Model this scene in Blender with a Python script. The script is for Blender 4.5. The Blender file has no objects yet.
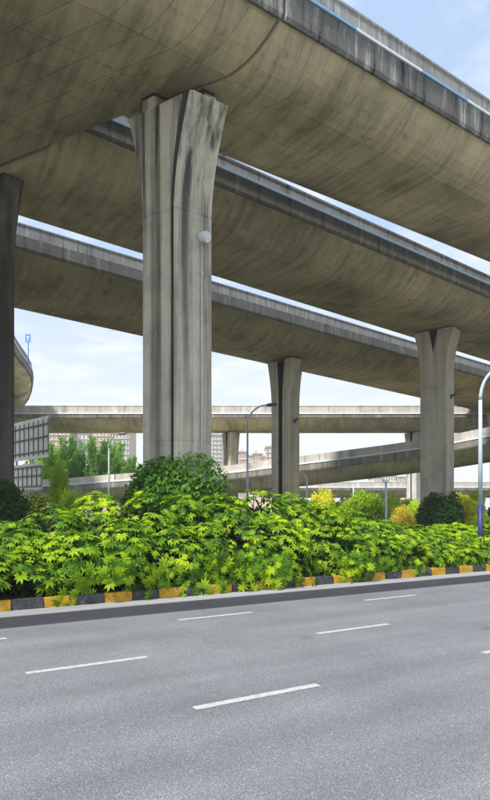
import bpy, bmesh, math, random
from mathutils import Vector, Matrix, noise as mnoise
random.seed(7)
R = math.radians
scene = bpy.context.scene
COL = scene.collection

# ------------------------------------------------------------------ camera
EYE = 2.7; F = 600.0; CX = 245.0; HY = 508.0          # photo pixels: focal length, centre column, horizon row
cam_d = bpy.data.cameras.new('camera'); cam = bpy.data.objects.new('camera', cam_d); COL.objects.link(cam)
cam.location = (0, 0, EYE); cam.rotation_euler = (R(90), 0, 0)
cam_d.sensor_width = 36; cam_d.lens = 36 * F / 800; cam_d.shift_y = (HY - 400) / 800
cam_d.clip_start = 0.1; cam_d.clip_end = 4000
scene.camera = cam
scene.render.resolution_x = 627; scene.render.resolution_y = 1024

# ------------------------------------------------------------------ sky, sun, exposure
SUN_EL = R(55); SUN_AZ = math.atan2(-0.76, -0.65)      # direction to the sun, (x, y) = (-.65, -.76)
world = bpy.data.worlds.new('World'); scene.world = world; world.use_nodes = True
wn = world.node_tree.nodes; wl = world.node_tree.links; wn.clear()
wo = wn.new('ShaderNodeOutputWorld'); bg = wn.new('ShaderNodeBackground'); sky = wn.new('ShaderNodeTexSky')
sky.sky_type = 'NISHITA'; sky.sun_disc = False; sky.sun_elevation = SUN_EL; sky.sun_rotation = SUN_AZ
sky.air_density = 1.0; sky.dust_density = 2.0; sky.ozone_density = 1.2
tc = wn.new('ShaderNodeTexCoord'); sep = wn.new('ShaderNodeSeparateXYZ'); wl.new(tc.outputs['Generated'], sep.inputs[0])
mx = wn.new('ShaderNodeMath'); mx.operation = 'MAXIMUM'; mx.inputs[1].default_value = 0.06; wl.new(sep.outputs['Z'], mx.inputs[0])
dx = wn.new('ShaderNodeMath'); dx.operation = 'DIVIDE'; wl.new(sep.outputs['X'], dx.inputs[0]); wl.new(mx.outputs[0], dx.inputs[1])
dy = wn.new('ShaderNodeMath'); dy.operation = 'DIVIDE'; wl.new(sep.outputs['Y'], dy.inputs[0]); wl.new(mx.outputs[0], dy.inputs[1])
cb = wn.new('ShaderNodeCombineXYZ'); wl.new(dx.outputs[0], cb.inputs[0]); wl.new(dy.outputs[0], cb.inputs[1])
cn = wn.new('ShaderNodeTexNoise'); cn.inputs['Scale'].default_value = 1.5; cn.inputs['Detail'].default_value = 9; cn.inputs['Roughness'].default_value = 0.62
wl.new(cb.outputs[0], cn.inputs['Vector'])
cr = wn.new('ShaderNodeValToRGB'); cr.color_ramp.elements[0].position = 0.45; cr.color_ramp.elements[1].position = 0.72
wl.new(cn.outputs['Fac'], cr.inputs[0])
hz = wn.new('ShaderNodeMapRange'); hz.inputs['From Min'].default_value = 0.0; hz.inputs['From Max'].default_value = 0.40
hz.inputs['To Min'].default_value = 1.0; hz.inputs['To Max'].default_value = 0.0; wl.new(sep.outputs['Z'], hz.inputs['Value'])
ms = wn.new('ShaderNodeMath'); ms.operation = 'MULTIPLY_ADD'; ms.inputs[1].default_value = 0.85; ms.inputs[2].default_value = 0.03; wl.new(cr.outputs[0], ms.inputs[0])
veil = wn.new('ShaderNodeMixRGB'); veil.inputs[0].default_value = 0.72; wl.new(sky.outputs[0], veil.inputs[1]); veil.inputs[2].default_value = (3.2, 4.3, 6.0, 1)   # thin bright veil over the blue
mixc = wn.new('ShaderNodeMixRGB'); wl.new(ms.outputs[0], mixc.inputs[0]); wl.new(veil.outputs[0], mixc.inputs[1])
mixc.inputs[2].default_value = (5.9, 6.1, 6.4, 1)       # thin cloud, in the sky node's own units
mix2 = wn.new('ShaderNodeMixRGB'); wl.new(hz.outputs[0], mix2.inputs[0]); mix2.use_clamp = False; wl.new(mixc.outputs[0], mix2.inputs[1]); mix2.inputs[2].default_value = (5.9, 6.05, 6.25, 1)   # haze low down
wl.new(mix2.outputs[0], bg.inputs['Color']); bg.inputs['Strength'].default_value = 0.10
wl.new(bg.outputs[0], wo.inputs['Surface'])

sun_d = bpy.data.lights.new('sun', 'SUN'); sun = bpy.data.objects.new('sun', sun_d); COL.objects.link(sun)
sun_d.energy = 3.6; sun_d.angle = R(5); sun_d.color = (1.0, 0.955, 0.88)
sdir = Vector((math.cos(SUN_AZ) * math.cos(SUN_EL), math.sin(SUN_AZ) * math.cos(SUN_EL), math.sin(SUN_EL)))
sun.rotation_euler = sdir.to_track_quat('Z', 'Y').to_euler(); sun.location = sdir * 200
# the sky texture measures its rotation clockwise from +Y
sky.sun_rotation = math.atan2(sdir.x, sdir.y)
scene.view_settings.view_transform = 'Standard'; scene.view_settings.look = 'None'
scene.view_settings.exposure = 0.92; scene.view_settings.gamma = 1.0
scene.render.engine = 'CYCLES'
scene.cycles.max_bounces = 8; scene.cycles.diffuse_bounces = 5; scene.cycles.transparent_max_bounces = 8

# ------------------------------------------------------------------ helpers
def px(x, y, Z):                      # photo pixel at a chosen depth -> point
    return Vector(((x - CX) / F * Z, Z, EYE + (HY - y) / F * Z))

class MB:
    def __init__(s): s.v = []; s.f = []; s.m = []
    def add(s, vs, fs, mi=0):
        o = len(s.v); s.v += [tuple(p) for p in vs]; s.f += [tuple(i + o for i in f) for f in fs]; s.m += [mi] * len(fs)
    def box(s, c, h, ax=None, mi=0):
        ax = ax or (Vector((1, 0, 0)), Vector((0, 1, 0)), Vector((0, 0, 1)))
        c = Vector(c); vs = []
        for k in range(8):
            sg = (1 if k & 1 else -1, 1 if k & 2 else -1, 1 if k & 4 else -1)
            vs.append(c + ax[0] * (h[0] * sg[0]) + ax[1] * (h[1] * sg[1]) + ax[2] * (h[2] * sg[2]))
        s.add(vs, [(0, 2, 3, 1), (4, 5, 7, 6), (0, 1, 5, 4), (2, 6, 7, 3), (0, 4, 6, 2), (1, 3, 7, 5)], mi)
    def tube(s, pts, rad, n=8, cap=True, mi=0):
        pts = [Vector(p) for p in pts]
        if not isinstance(rad, (list, tuple)): rad = [rad] * len(pts)
        base = len(s.v); prev = None
        for i, p in enumerate(pts):
            d = (pts[min(i + 1, len(pts) - 1)] - pts[max(i - 1, 0)]).normalized()
            if prev is None:
                a = d.orthogonal().normalized()
            else:
                a = (prev - d * prev.dot(d)).normalized()
            prev = a; b = d.cross(a)
            for k in range(n):
                t = 2 * math.pi * k / n
                s.v.append(tuple(p + (a * math.cos(t) + b * math.sin(t)) * rad[i]))
        for i in range(len(pts) - 1):
            for k in range(n):
                q = base + i * n; k2 = (k + 1) % n
                s.f.append((q + k, q + k2, q + n + k2, q + n + k)); s.m.append(mi)
        if cap:
            s.f.append(tuple(base + k for k in reversed(range(n)))); s.m.append(mi)
            e = base + (len(pts) - 1) * n
            s.f.append(tuple(e + k for k in range(n))); s.m.append(mi)
    def mesh(s, name, mats, smooth=False):
        me = bpy.data.meshes.new(name); me.from_pydata(s.v, [], s.f); me.update()
        for m in (mats if isinstance(mats, (list, tuple)) else [mats]): me.materials.append(m)
        me.polygons.foreach_set('material_index', s.m)
        if smooth: me.polygons.foreach_set('use_smooth', [True] * len(s.f))
        return me
    def build(s, name, mats, parent=None, smooth=False, fix=True):
        me = s.mesh(name, mats, smooth)
        if fix:
            bm = bmesh.new(); bm.from_mesh(me); bmesh.ops.recalc_face_normals(bm, faces=bm.faces); bm.to_mesh(me); bm.free()
        return link(name, me, parent)

def link(name, data, parent=None, loc=None):
    o = bpy.data.objects.new(name, data); COL.objects.link(o)
    if parent is not None:
        o.parent = parent
        o.matrix_parent_inverse = Matrix.Translation(-parent.location) if parent.rotation_euler.z == 0 else parent.matrix_basis.inverted()
    if loc is not None: o.location = loc
    return o
def tag(o, label=None, cat=None, group=None, kind=None):
    if label: o['label'] = label
    if cat: o['category'] = cat
    if group: o['group'] = group
    if kind: o['kind'] = kind
    return o
def thing(name, loc, label, cat, group=None):
    o = link(name, None); o.location = loc; o.empty_display_size = 0.3
    return tag(o, label, cat, group)

# ------------------------------------------------------------------ materials
def nodes(name):
    m = bpy.data.materials.new(name); m.use_nodes = True
    nt = m.node_tree; b = nt.nodes['Principled BSDF']
    return m, nt.nodes, nt.links, b
def pos_map(n, l, scale, rotz=0.0):
    g = n.new('ShaderNodeNewGeometry'); r = n.new('ShaderNodeVectorRotate'); r.rotation_type = 'Z_AXIS'; r.inputs['Angle'].default_value = -rotz
    l.new(g.outputs['Position'], r.inputs['Vector'])
    v = n.new('ShaderNodeVectorMath'); v.operation = 'MULTIPLY'; v.inputs[1].default_value = scale
    l.new(r.outputs[0], v.inputs[0]); return v.outputs[0]
def noise(n, l, vec, scale, detail=5, rough=0.55, lac=2.0):
    t = n.new('ShaderNodeTexNoise'); t.inputs['Scale'].default_value = scale; t.inputs['Detail'].default_value = detail
    t.inputs['Roughness'].default_value = rough
    l.new(vec, t.inputs['Vector']); return t.outputs['Fac']
def ramp(n, l, fac, stops):
    r = n.new('ShaderNodeValToRGB'); e = r.color_ramp.elements
    while len(e) < len(stops): e.new(0.5)
    for k, (p, c) in enumerate(stops):
        e[k].position = p; e[k].color = (*c, 1) if len(c) == 3 else c
    l.new(fac, r.inputs[0]); return r.outputs[0]
def g3(x): return (x, x, x)
def mixm(n, l, a, b, fac, mode='MULTIPLY'):
    m = n.new('ShaderNodeMixRGB'); m.blend_type = mode
    for k, s in ((1, a), (2, b)):
        if isinstance(s, tuple): m.inputs[k].default_value = (*s, 1)
        else: l.new(s, m.inputs[k])
    if isinstance(fac, float): m.inputs[0].default_value = fac
    else: l.new(fac, m.inputs[0])
    return m.outputs[0]
def bump(n, l, b, h, strength, dist=0.02):
    p = n.new('ShaderNodeBump'); p.inputs['Strength'].default_value = strength; p.inputs['Distance'].default_value = dist
    l.new(h, p.inputs['Height']); l.new(p.outputs[0], b.inputs['Normal'])
def objrand(n, l, lo, hi):
    o = n.new('ShaderNodeObjectInfo'); m = n.new('ShaderNodeMapRange'); m.inputs['To Min'].default_value = lo; m.inputs['To Max'].default_value = hi
    l.new(o.outputs['Random'], m.inputs['Value'])
    c = n.new('ShaderNodeCombineXYZ')
    for k in range(3): l.new(m.outputs[0], c.inputs[k])
    return c.outputs[0]

def soffit_mat(name, base, rot, rnd=0.07, streak=0.5):
    m, n, l, b = nodes(name)
    p1 = pos_map(n, l, (1, 1, 1)); c = ramp(n, l, noise(n, l, p1, 0.22, 6, 0.6), [(0.34, tuple(x * 0.62 for x in base)), (0.50, base), (0.68, tuple(min(1, x * 1.25) for x in base))])
    p2 = pos_map(n, l, (2.6, 0.22, 0.22), rot)
    c = mixm(n, l, c, ramp(n, l, noise(n, l, p2, 1.0, 5, 0.65), [(0.34, (0.42, 0.40, 0.36)), (0.48, g3(0.92)), (0.66, (1.35, 1.30, 1.15))]), streak)
    p3 = pos_map(n, l, (1, 1, 1)); c = mixm(n, l, c, ramp(n, l, noise(n, l, p3, 1.3, 8, 0.7), [(0.31, (0.42, 0.40, 0.36)), (0.42, g3(0.97)), (0.7, g3(1.1))]), 0.6)
    c = mixm(n, l, c, ramp(n, l, noise(n, l, p3, 7.0, 6, 0.7), [(0.25, g3(0.72)), (0.5, g3(1.0)), (0.75, g3(1.1))]), 0.6)
    c = mixm(n, l, c, objrand(n, l, 1 - rnd, 1 + rnd), 1.0)
    sv = n.new('ShaderNodeTexVoronoi'); sv.inputs['Scale'].default_value = 0.55; l.new(p3, sv.inputs['Vector'])      # tie holes and rust spots
    c = mixm(n, l, c, ramp(n, l, sv.outputs['Distance'], [(0.0, (0.18, 0.15, 0.12)), (0.035, (0.3, 0.25, 0.2)), (0.06, g3(1.0))]), 0.85)
    pv = n.new('ShaderNodeTexVoronoi'); pv.inputs['Scale'].default_value = 0.16; pv.inputs['Randomness'].default_value = 1.0; l.new(p3, pv.inputs['Vector'])  # repaired, paler areas
    sc2 = n.new('ShaderNodeSeparateColor'); l.new(pv.outputs['Color'], sc2.inputs[0])
    c = mixm(n, l, c, ramp(n, l, sc2.outputs[1], [(0.0, g3(0.92)), (1.0, g3(1.08))]), 0.8)
    l.new(c, b.inputs['Base Color']); b.inputs['Roughness'].default_value = 0.88; b.inputs['Specular IOR Level'].default_value = 0.2
    bump(n, l, b, noise(n, l, p3, 9, 8, 0.7), 0.35, 0.02); return m
def streak_mat(name, dark, mid, light, f=2.6, zf=0.16, warm=None, amt=1.0):
    m, n, l, b = nodes(name)
    p = pos_map(n, l, (f, f, zf))
    c = ramp(n, l, noise(n, l, p, 1.0, 7, 0.68), [(0.36, dark), (0.45, mid), (0.54, mid), (0.66, light)])
    p2 = pos_map(n, l, (1, 1, 1))
    c = mixm(n, l, c, ramp(n, l, noise(n, l, p2, 0.5, 6, 0.65), [(0.28, g3(0.6)), (0.5, g3(1.0)), (0.75, g3(1.2))]), 0.7 * amt)
    c = mixm(n, l, c, ramp(n, l, noise(n, l, p2, 8.0, 6, 0.7), [(0.25, g3(0.72)), (0.5, g3(1.0)), (0.75, g3(1.12))]), 0.6)
    l.new(c, b.inputs['Base Color']); b.inputs['Roughness'].default_value = 0.9; b.inputs['Specular IOR Level'].default_value = 0.2
    bump(n, l, b, noise(n, l, p2, 10, 8, 0.7), 0.35, 0.02); return m
def column_mat(name, base, stain=1.0, wet_z=(13.0, 18.5)):
    m, n, l, b = nodes(name)
    p2 = pos_map(n, l, (1, 1, 1))
    p = pos_map(n, l, (1.0, 1.0, 0.03))
    c = ramp(n, l, noise(n, l, p, 1.0, 5, 0.52), [(0.32, tuple(x * 0.45 for x in base)), (0.44, tuple(x * 0.88 for x in base)), (0.56, tuple(x * 1.0 for x in base)), (0.70, tuple(min(.8, x * 1.3) for x in base))])
    # run-off stains, heavier under the bearings
    g = n.new('ShaderNodeNewGeometry'); s = n.new('ShaderNodeSeparateXYZ'); l.new(g.outputs['Position'], s.inputs[0])
    mr = n.new('ShaderNodeMapRange'); mr.inputs['From Min'].default_value = wet_z[0]; mr.inputs['From Max'].default_value = wet_z[1]
    mr.inputs['To Min'].default_value = 0.45; mr.inputs['To Max'].default_value = 1.0; l.new(s.outputs['Z'], mr.inputs['Value'])
    p4 = pos_map(n, l, (2.2, 2.2, 0.07))
    st = ramp(n, l, noise(n, l, p4, 1.0, 5, 0.6), [(0.38, g3(1.0)), (0.55, g3(0.0))])
    mu = n.new('ShaderNodeMath'); mu.operation = 'MULTIPLY'; l.new(st, mu.inputs[0]); l.new(mr.outputs[0], mu.inputs[1])
    mu2 = n.new('ShaderNodeMath'); mu2.operation = 'MULTIPLY'; l.new(mu.outputs[0], mu2.inputs[0]); mu2.inputs[1].default_value = stain
    c = mixm(n, l, c, (0.055, 0.05, 0.045), mu2.outputs[0], 'MIX')
    c = mixm(n, l, c, ramp(n, l, noise(n, l, p2, 0.9, 7, 0.65), [(0.30, g3(0.66)), (0.5, g3(1.0)), (0.75, g3(1.15))]), 0.7)
    c = mixm(n, l, c, ramp(n, l, noise(n, l, p2, 9.0, 6, 0.7), [(0.25, g3(0.75)), (0.5, g3(1.0)), (0.75, g3(1.1))]), 0.6)
    l.new(c, b.inputs['Base Color']); b.inputs['Roughness'].default_value = 0.88; b.inputs['Specular IOR Level'].default_value = 0.2
    bump(n, l, b, noise(n, l, p2, 12, 8, 0.7), 0.3, 0.02); return m
def plain(name, col, rough=0.6, metal=0.0, var=0.15, sc=4.0):
    m, n, l, b = nodes(name)
    p = pos_map(n, l, (1, 1, 1))
    c = ramp(n, l, noise(n, l, p, sc, 6, 0.65), [(0.3, tuple(x * (1 - var) for x in col)), (0.7, tuple(min(1, x * (1 + var)) for x in col))])
    l.new(c, b.inputs['Base Color']); b.inputs['Roughness'].default_value = rough; b.inputs['Metallic'].default_value = metal; return m
def leaf_mat(name, c1, c2, c3=None, trans=0.35, rough=0.5, sc=0.7):
    m, n, l, b = nodes(name)
    p = pos_map(n, l, (1, 1, 1))
    oi = n.new('ShaderNodeObjectInfo')
    ad = n.new('ShaderNodeMath'); ad.operation = 'ADD'; l.new(noise(n, l, p, sc, 4, 0.6), ad.inputs[0])
    sb = n.new('ShaderNodeMath'); sb.operation = 'MULTIPLY_ADD'; sb.inputs[1].default_value = 0.5; sb.inputs[2].default_value = -0.25
    l.new(oi.outputs['Random'], sb.inputs[0]); l.new(sb.outputs[0], ad.inputs[1])
    c = ramp(n, l, ad.outputs[0], [(0.25, c1), (0.55, c2), (0.8, c3 or c2)])
    l.new(c, b.inputs['Base Color']); b.inputs['Roughness'].default_value = rough; b.inputs['Specular IOR Level'].default_value = 0.22
    t = n.new('ShaderNodeBsdfTranslucent'); l.new(c, t.inputs['Color'])
    ms = n.new('ShaderNodeMixShader'); ms.inputs[0].default_value = trans
    l.new(b.outputs[0], ms.inputs[1]); l.new(t.outputs[0], ms.inputs[2])
    l.new(ms.outputs[0], n['Material Output'].inputs['Surface']); return m

RT = 31.1                                              # road bearing from the +X axis, degrees
DT = 35.0                                              # bearing of the near decks
M = {}
M['soffit_wide'] = soffit_mat('soffit_wide', (0.43, 0.36, 0.235), R(DT))
M['soffit_near'] = soffit_mat('soffit_near', (0.52, 0.435, 0.29), R(DT), 0.05, 0.5)
M['soffit_mid'] = soffit_mat('soffit_mid', (0.47, 0.395, 0.265), R(DT), 0.05, 0.45)
M['soffit_far'] = soffit_mat('soffit_far', (0.46, 0.41, 0.28), R(0), 0.05, 0.4)
M['edge'] = streak_mat('edge_concrete', g3(0.045), (0.17, 0.165, 0.15), (0.50, 0.48, 0.43), 2.0, 0.22)
M['parapet'] = streak_mat('parapet_concrete', g3(0.15), (0.30, 0.295, 0.28), (0.46, 0.45, 0.42), 5.0, 0.12)
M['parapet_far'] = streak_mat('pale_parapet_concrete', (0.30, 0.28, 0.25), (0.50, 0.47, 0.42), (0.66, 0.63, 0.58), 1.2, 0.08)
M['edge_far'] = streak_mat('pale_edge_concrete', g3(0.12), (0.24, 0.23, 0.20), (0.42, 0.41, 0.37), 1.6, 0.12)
M['col'] = column_mat('stained_column_concrete', (0.60, 0.545, 0.43), 1.0, (5.0, 17.0))
M['groove_dark'] = column_mat('dark_groove_concrete', (0.085, 0.078, 0.068), 1.0, (0, 6))  # much darker concrete for the groove faces of the pillars
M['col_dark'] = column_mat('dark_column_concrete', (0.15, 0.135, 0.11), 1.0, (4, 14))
M['col_mid'] = column_mat('column_concrete', (0.52, 0.465, 0.365), 0.4)
M['col_pale'] = column_mat('pale_column_concrete', (0.62, 0.61, 0.58), 0.15)
M['dark_gap'] = plain('rubber_bearing', (0.03, 0.03, 0.03), 0.9)
M['conduit_pale'] = plain('pale_blue_conduit', (0.36, 0.50, 0.68), 0.5)
M['conduit_blue'] = plain('blue_conduit', (0.24, 0.41, 0.64), 0.5)
M['conduit_white'] = plain('white_conduit', (0.72, 0.76, 0.82), 0.5, 0, 0.08)
M['galv'] = plain('galvanised_steel', (0.42, 0.47, 0.53), 0.45, 0.3, 0.08)
M['pale_pole'] = plain('pale_pole_paint', (0.42, 0.50, 0.60), 0.45, 0, 0.06)
M['pipe'] = plain('weathered_pipe', (0.50, 0.50, 0.47), 0.6)
M['blue_paint'] = plain('dark_blue_paint', (0.010, 0.02, 0.13), 0.5)
M['sign_blue'] = plain('sign_blue', (0.05, 0.24, 0.70), 0.45)
M['white'] = plain('white_paint', (0.75, 0.76, 0.78), 0.5, 0, 0.06)
M['panel_grey'] = plain('sign_back_aluminium', (0.74, 0.73, 0.70), 0.55, 0.0, 0.10, 1.5)
M['rib'] = plain('sign_back_steel', (0.16, 0.145, 0.13), 0.7)
M['lamp_dark'] = plain('lamp_housing', (0.10, 0.11, 0.12), 0.5)
M['bark'] = plain('bark', (0.10, 0.075, 0.05), 0.95, 0, 0.3, 6)
M['stem'] = plain('shrub_stem', (0.09, 0.075, 0.035), 0.9, 0, 0.3, 6)
M['soil'] = plain('planting_soil', (0.06, 0.048, 0.034), 0.95, 0, 0.35, 3)

# ground
m, n, l, b = nodes('ground'); p = pos_map(n, l, (1, 1, 1))
c = ramp(n, l, noise(n, l, p, 0.35, 7, 0.65), [(0.3, (0.05, 0.055, 0.025)), (0.5, (0.075, 0.10, 0.03)), (0.7, (0.16, 0.14, 0.09))])
l.new(c, b.inputs['Base Color']); b.inputs['Roughness'].default_value = 0.95; M['ground'] = m
# asphalt: aggregate speckle, long wheel-worn bands, patches
def asphalt(name, mul, blue=1.0):
    m, n, l, b = nodes(name); p = pos_map(n, l, (1, 1, 1)); pr = pos_map(n, l, (0.05, 0.75, 1), R(RT))
    c = ramp(n, l, noise(n, l, pr, 1.0, 6, 0.6), [(0.30, (0.138 * mul, 0.144 * mul, 0.158 * mul * blue)), (0.5, (0.156 * mul, 0.162 * mul, 0.176 * mul * blue)), (0.7, (0.186 * mul, 0.192 * mul, 0.204 * mul * blue))])
    c = mixm(n, l, c, ramp(n, l, noise(n, l, p, 0.35, 8, 0.65), [(0.3, g3(0.78)), (0.5, g3(1.0)), (0.72, g3(1.22))]), 0.7)
    c = mixm(n, l, c, ramp(n, l, noise(n, l, p, 42, 5, 0.85), [(0.36, g3(0.50)), (0.5, g3(1.0)), (0.64, g3(1.7))]), 0.5)
    c = mixm(n, l, c, ramp(n, l, noise(n, l, p, 90, 2, 0.8), [(0.38, g3(0.35)), (0.5, g3(0.95)), (0.62, g3(2.1))]), 0.8)
    vo = n.new('ShaderNodeTexVoronoi'); vo.inputs['Scale'].default_value = 72; l.new(p, vo.inputs['Vector'])
    sp = n.new('ShaderNodeSeparateColor'); l.new(vo.outputs['Color'], sp.inputs[0])
    c = mixm(n, l, c, ramp(n, l, sp.outputs[0], [(0.0, g3(0.62)), (0.55, g3(0.95)), (0.85, g3(1.15)), (0.97, g3(1.8))]), 0.72)
    # tyre-darkened lanes
    pl = pos_map(n, l, (0.012, 1.0, 1), R(RT)); wv = n.new('ShaderNodeTexWave'); wv.bands_direction = 'Y'; wv.inputs['Scale'].default_value = 0.212; wv.inputs['Distortion'].default_value = 0.6; wv.inputs['Detail'].default_value = 2
    l.new(pl, wv.inputs['Vector']); c = mixm(n, l, c, ramp(n, l, wv.outputs['Fac'], [(0.0, g3(0.90)), (1.0, g3(1.06))]), 0.6)
    # cracks and oil spots
    nz = n.new('ShaderNodeTexNoise'); nz.inputs['Scale'].default_value = 1.5; nz.inputs['Detail'].default_value = 5; l.new(p, nz.inputs['Vector'])
    va = n.new('ShaderNodeVectorMath'); va.operation = 'MULTIPLY_ADD'; va.inputs[1].default_value = (0.9, 0.9, 0); l.new(nz.outputs['Color'], va.inputs[0]); l.new(p, va.inputs[2])
    ce = n.new('ShaderNodeTexVoronoi'); ce.feature = 'DISTANCE_TO_EDGE'; ce.inputs['Scale'].default_value = 0.22; l.new(va.outputs[0], ce.inputs['Vector'])
    c = mixm(n, l, c, ramp(n, l, ce.outputs['Distance'], [(0.0, g3(0.45)), (0.0035, g3(0.6)), (0.006, g3(1.0))]), ramp(n, l, noise(n, l, p, 0.3, 3, 0.5), [(0.5, g3(0.0)), (0.6, g3(0.25))]))
    ov = n.new('ShaderNodeTexVoronoi'); ov.inputs['Scale'].default_value = 0.45; l.new(va.outputs[0], ov.inputs['Vector'])
    c = mixm(n, l, c, ramp(n, l, ov.outputs['Distance'], [(0.0, g3(0.5)), (0.06, g3(0.72)), (0.10, g3(1.0))]), 0.55)
    l.new(c, b.inputs['Base Color']); b.inputs['Roughness'].default_value = 0.75; b.inputs['Specular IOR Level'].default_value = 0.35
    bump(n, l, b, vo.outputs['Distance'], 0.5, 0.008); return m
M['asphalt'] = asphalt('asphalt', 0.92)
M['asphalt_dark'] = asphalt('darker_asphalt', 0.20, 1.2)  # same asphalt toned much darker and bluer, for the strip along the kerb
m, n, l, b = nodes('road_paint'); p = pos_map(n, l, (1, 1, 1))
c = ramp(n, l, noise(n, l, p, 14, 8, 0.8), [(0.36, (0.17, 0.17, 0.18)), (0.46, (0.38, 0.38, 0.38)), (0.7, (0.52, 0.52, 0.51))])
c = mixm(n, l, c, ramp(n, l, noise(n, l, p, 80, 2, 0.8), [(0.36, g3(0.6)), (0.5, g3(1)), (0.7, g3(1.1))]), 0.6)
l.new(c, b.inputs['Base Color']); b.inputs['Roughness'].default_value = 0.7; M['paint'] = m
m, n, l, b = nodes('gutter_concrete'); p = pos_map(n, l, (1, 1, 1)); pr = pos_map(n, l, (0.15, 2.5, 1), R(RT))
c = ramp(n, l, noise(n, l, pr, 1.0, 6, 0.65), [(0.3, (0.17, 0.17, 0.17)), (0.5, (0.25, 0.25, 0.26)), (0.7, (0.33, 0.33, 0.34))])
c = mixm(n, l, c, ramp(n, l, noise(n, l, p, 30, 4, 0.8), [(0.34, g3(0.65)), (0.5, g3(1)), (0.66, g3(1.3))]), 0.7)
l.new(c, b.inputs['Base Color']); b.inputs['Roughness'].default_value = 0.85; M['gutter'] = m
def kerb_mat(name, col, under):
    m, n, l, b = nodes(name); p = pos_map(n, l, (1, 1, 1))
    f = ramp(n, l, noise(n, l, p, 6, 8, 0.8), [(0.38, g3(0)), (0.47, g3(1))])
    c = mixm(n, l, under, col, f, 'MIX')
    c = mixm(n, l, c, ramp(n, l, noise(n, l, p, 2.2, 7, 0.7), [(0.3, g3(0.6)), (0.5, g3(1)), (0.7, g3(1.12))]), 0.8)
    l.new(c, b.inputs['Base Color']); b.inputs['Roughness'].default_value = 0.75; bump(n, l, b, noise(n, l, p, 25, 6, 0.7), 0.4, 0.01); return m
M['kerb_yellow'] = kerb_mat('yellow_kerb_paint', (0.56, 0.31, 0.012), (0.20, 0.16, 0.09))
M['kerb_black'] = kerb_mat('black_kerb_paint', (0.045, 0.047, 0.055), (0.13, 0.13, 0.13))
M['leaf'] = leaf_mat('bright_hedge_leaf', (0.05, 0.16, 0.010), (0.23, 0.41, 0.010), (0.47, 0.62, 0.012), 0.42)
M['leaf_in'] = leaf_mat('shaded_hedge_leaf', (0.02, 0.05, 0.010), (0.035, 0.085, 0.014), (0.07, 0.15, 0.018), 0.25)
M['ivy'] = leaf_mat('ivy_leaf', (0.07, 0.19, 0.016), (0.13, 0.32, 0.022), (0.22, 0.46, 0.035), 0.35, 0.4, 2.0)
M['ivy_dark'] = leaf_mat('dark_ivy_leaf', (0.026, 0.085, 0.014), (0.045, 0.14, 0.018), (0.075, 0.20, 0.022), 0.25, 0.45, 2.0)
M['lime'] = leaf_mat('lime_shrub_leaf', (0.32, 0.52, 0.03), (0.52, 0.72, 0.04), (0.70, 0.84, 0.06), 0.5, 0.45, 0.9)
M['lime_y'] = leaf_mat('yellow_shrub_leaf', (0.55, 0.60, 0.03), (0.76, 0.78, 0.05), (0.85, 0.84, 0.10), 0.5, 0.45, 0.9)
M['amber'] = leaf_mat('amber_shrub_leaf', (0.55, 0.50, 0.04), (0.74, 0.60, 0.07), (0.80, 0.72, 0.12), 0.45, 0.45, 1.5)
M['olive'] = leaf_mat('olive_hedge_leaf', (0.12, 0.17, 0.014), (0.20, 0.27, 0.018), (0.28, 0.36, 0.022), 0.3, 0.5, 1.5)
M['tree'] = leaf_mat('tree_leaf', (0.15, 0.34, 0.04), (0.28, 0.54, 0.06), (0.44, 0.68, 0.10), 0.45, 0.5, 0.35)
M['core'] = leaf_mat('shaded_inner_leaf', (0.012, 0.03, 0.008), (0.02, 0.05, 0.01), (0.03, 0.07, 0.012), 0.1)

# ------------------------------------------------------------------ ground, road, kerb
RU = Vector((math.cos(R(RT)), math.sin(R(RT)), 0)); RN = Vector((-RU.y, RU.x, 0)); UP = Vector((0, 0, 1))
def rp(u, nn, z=0.0): return RU * u + RN * nn + UP * z
KN = 16.65                                             # distance from the camera's foot to the kerb face
def sheet(name, u0, u1, n0, n1, z, mat, parent=None, kind='structure'):
    mb = MB(); mb.add([rp(u0, n0, z), rp(u1, n0, z), rp(u1, n1, z), rp(u0, n1, z)], [(0, 1, 2, 3)])
    o = mb.build(name, mat, parent)
    if parent is None: tag(o, kind=kind)
    return o
mb = MB(); mb.add([(-1300, -500, -0.008), (1300, -500, -0.008), (1300, 1800, -0.008), (-1300, 1800, -0.008)], [(0, 1, 2, 3)])
tag(mb.build('ground', M['ground']), kind='structure')
road = sheet('road', -120, 160, -14, KN - 0.9, 0.0, M['asphalt'])
sheet('dark_road_strip', -120, 160, KN - 2.36, KN - 0.94, 0.004, M['asphalt_dark'], road)
sheet('gutter', -120, 160, KN - 0.9, KN + 0.02, 0.003, M['gutter'])
sheet('far_road', -120, 160, 49, 63, 0.0, M['asphalt'])
med = MB(); med.add([rp(u, nn, z) for nn, z in ((KN + 0.17, 0.22), (KN + 3, 0.42), (KN + 8, 0.40), (KN + 12, 0.1), (KN + 12.2, -0.02)) for u in (-120, 160)],
                    [(0, 1, 3, 2), (2, 3, 5, 4), (4, 5, 7, 6), (6, 7, 9, 8)])
tag(med.build('planting_bed', M['soil']), kind='structure')
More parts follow.
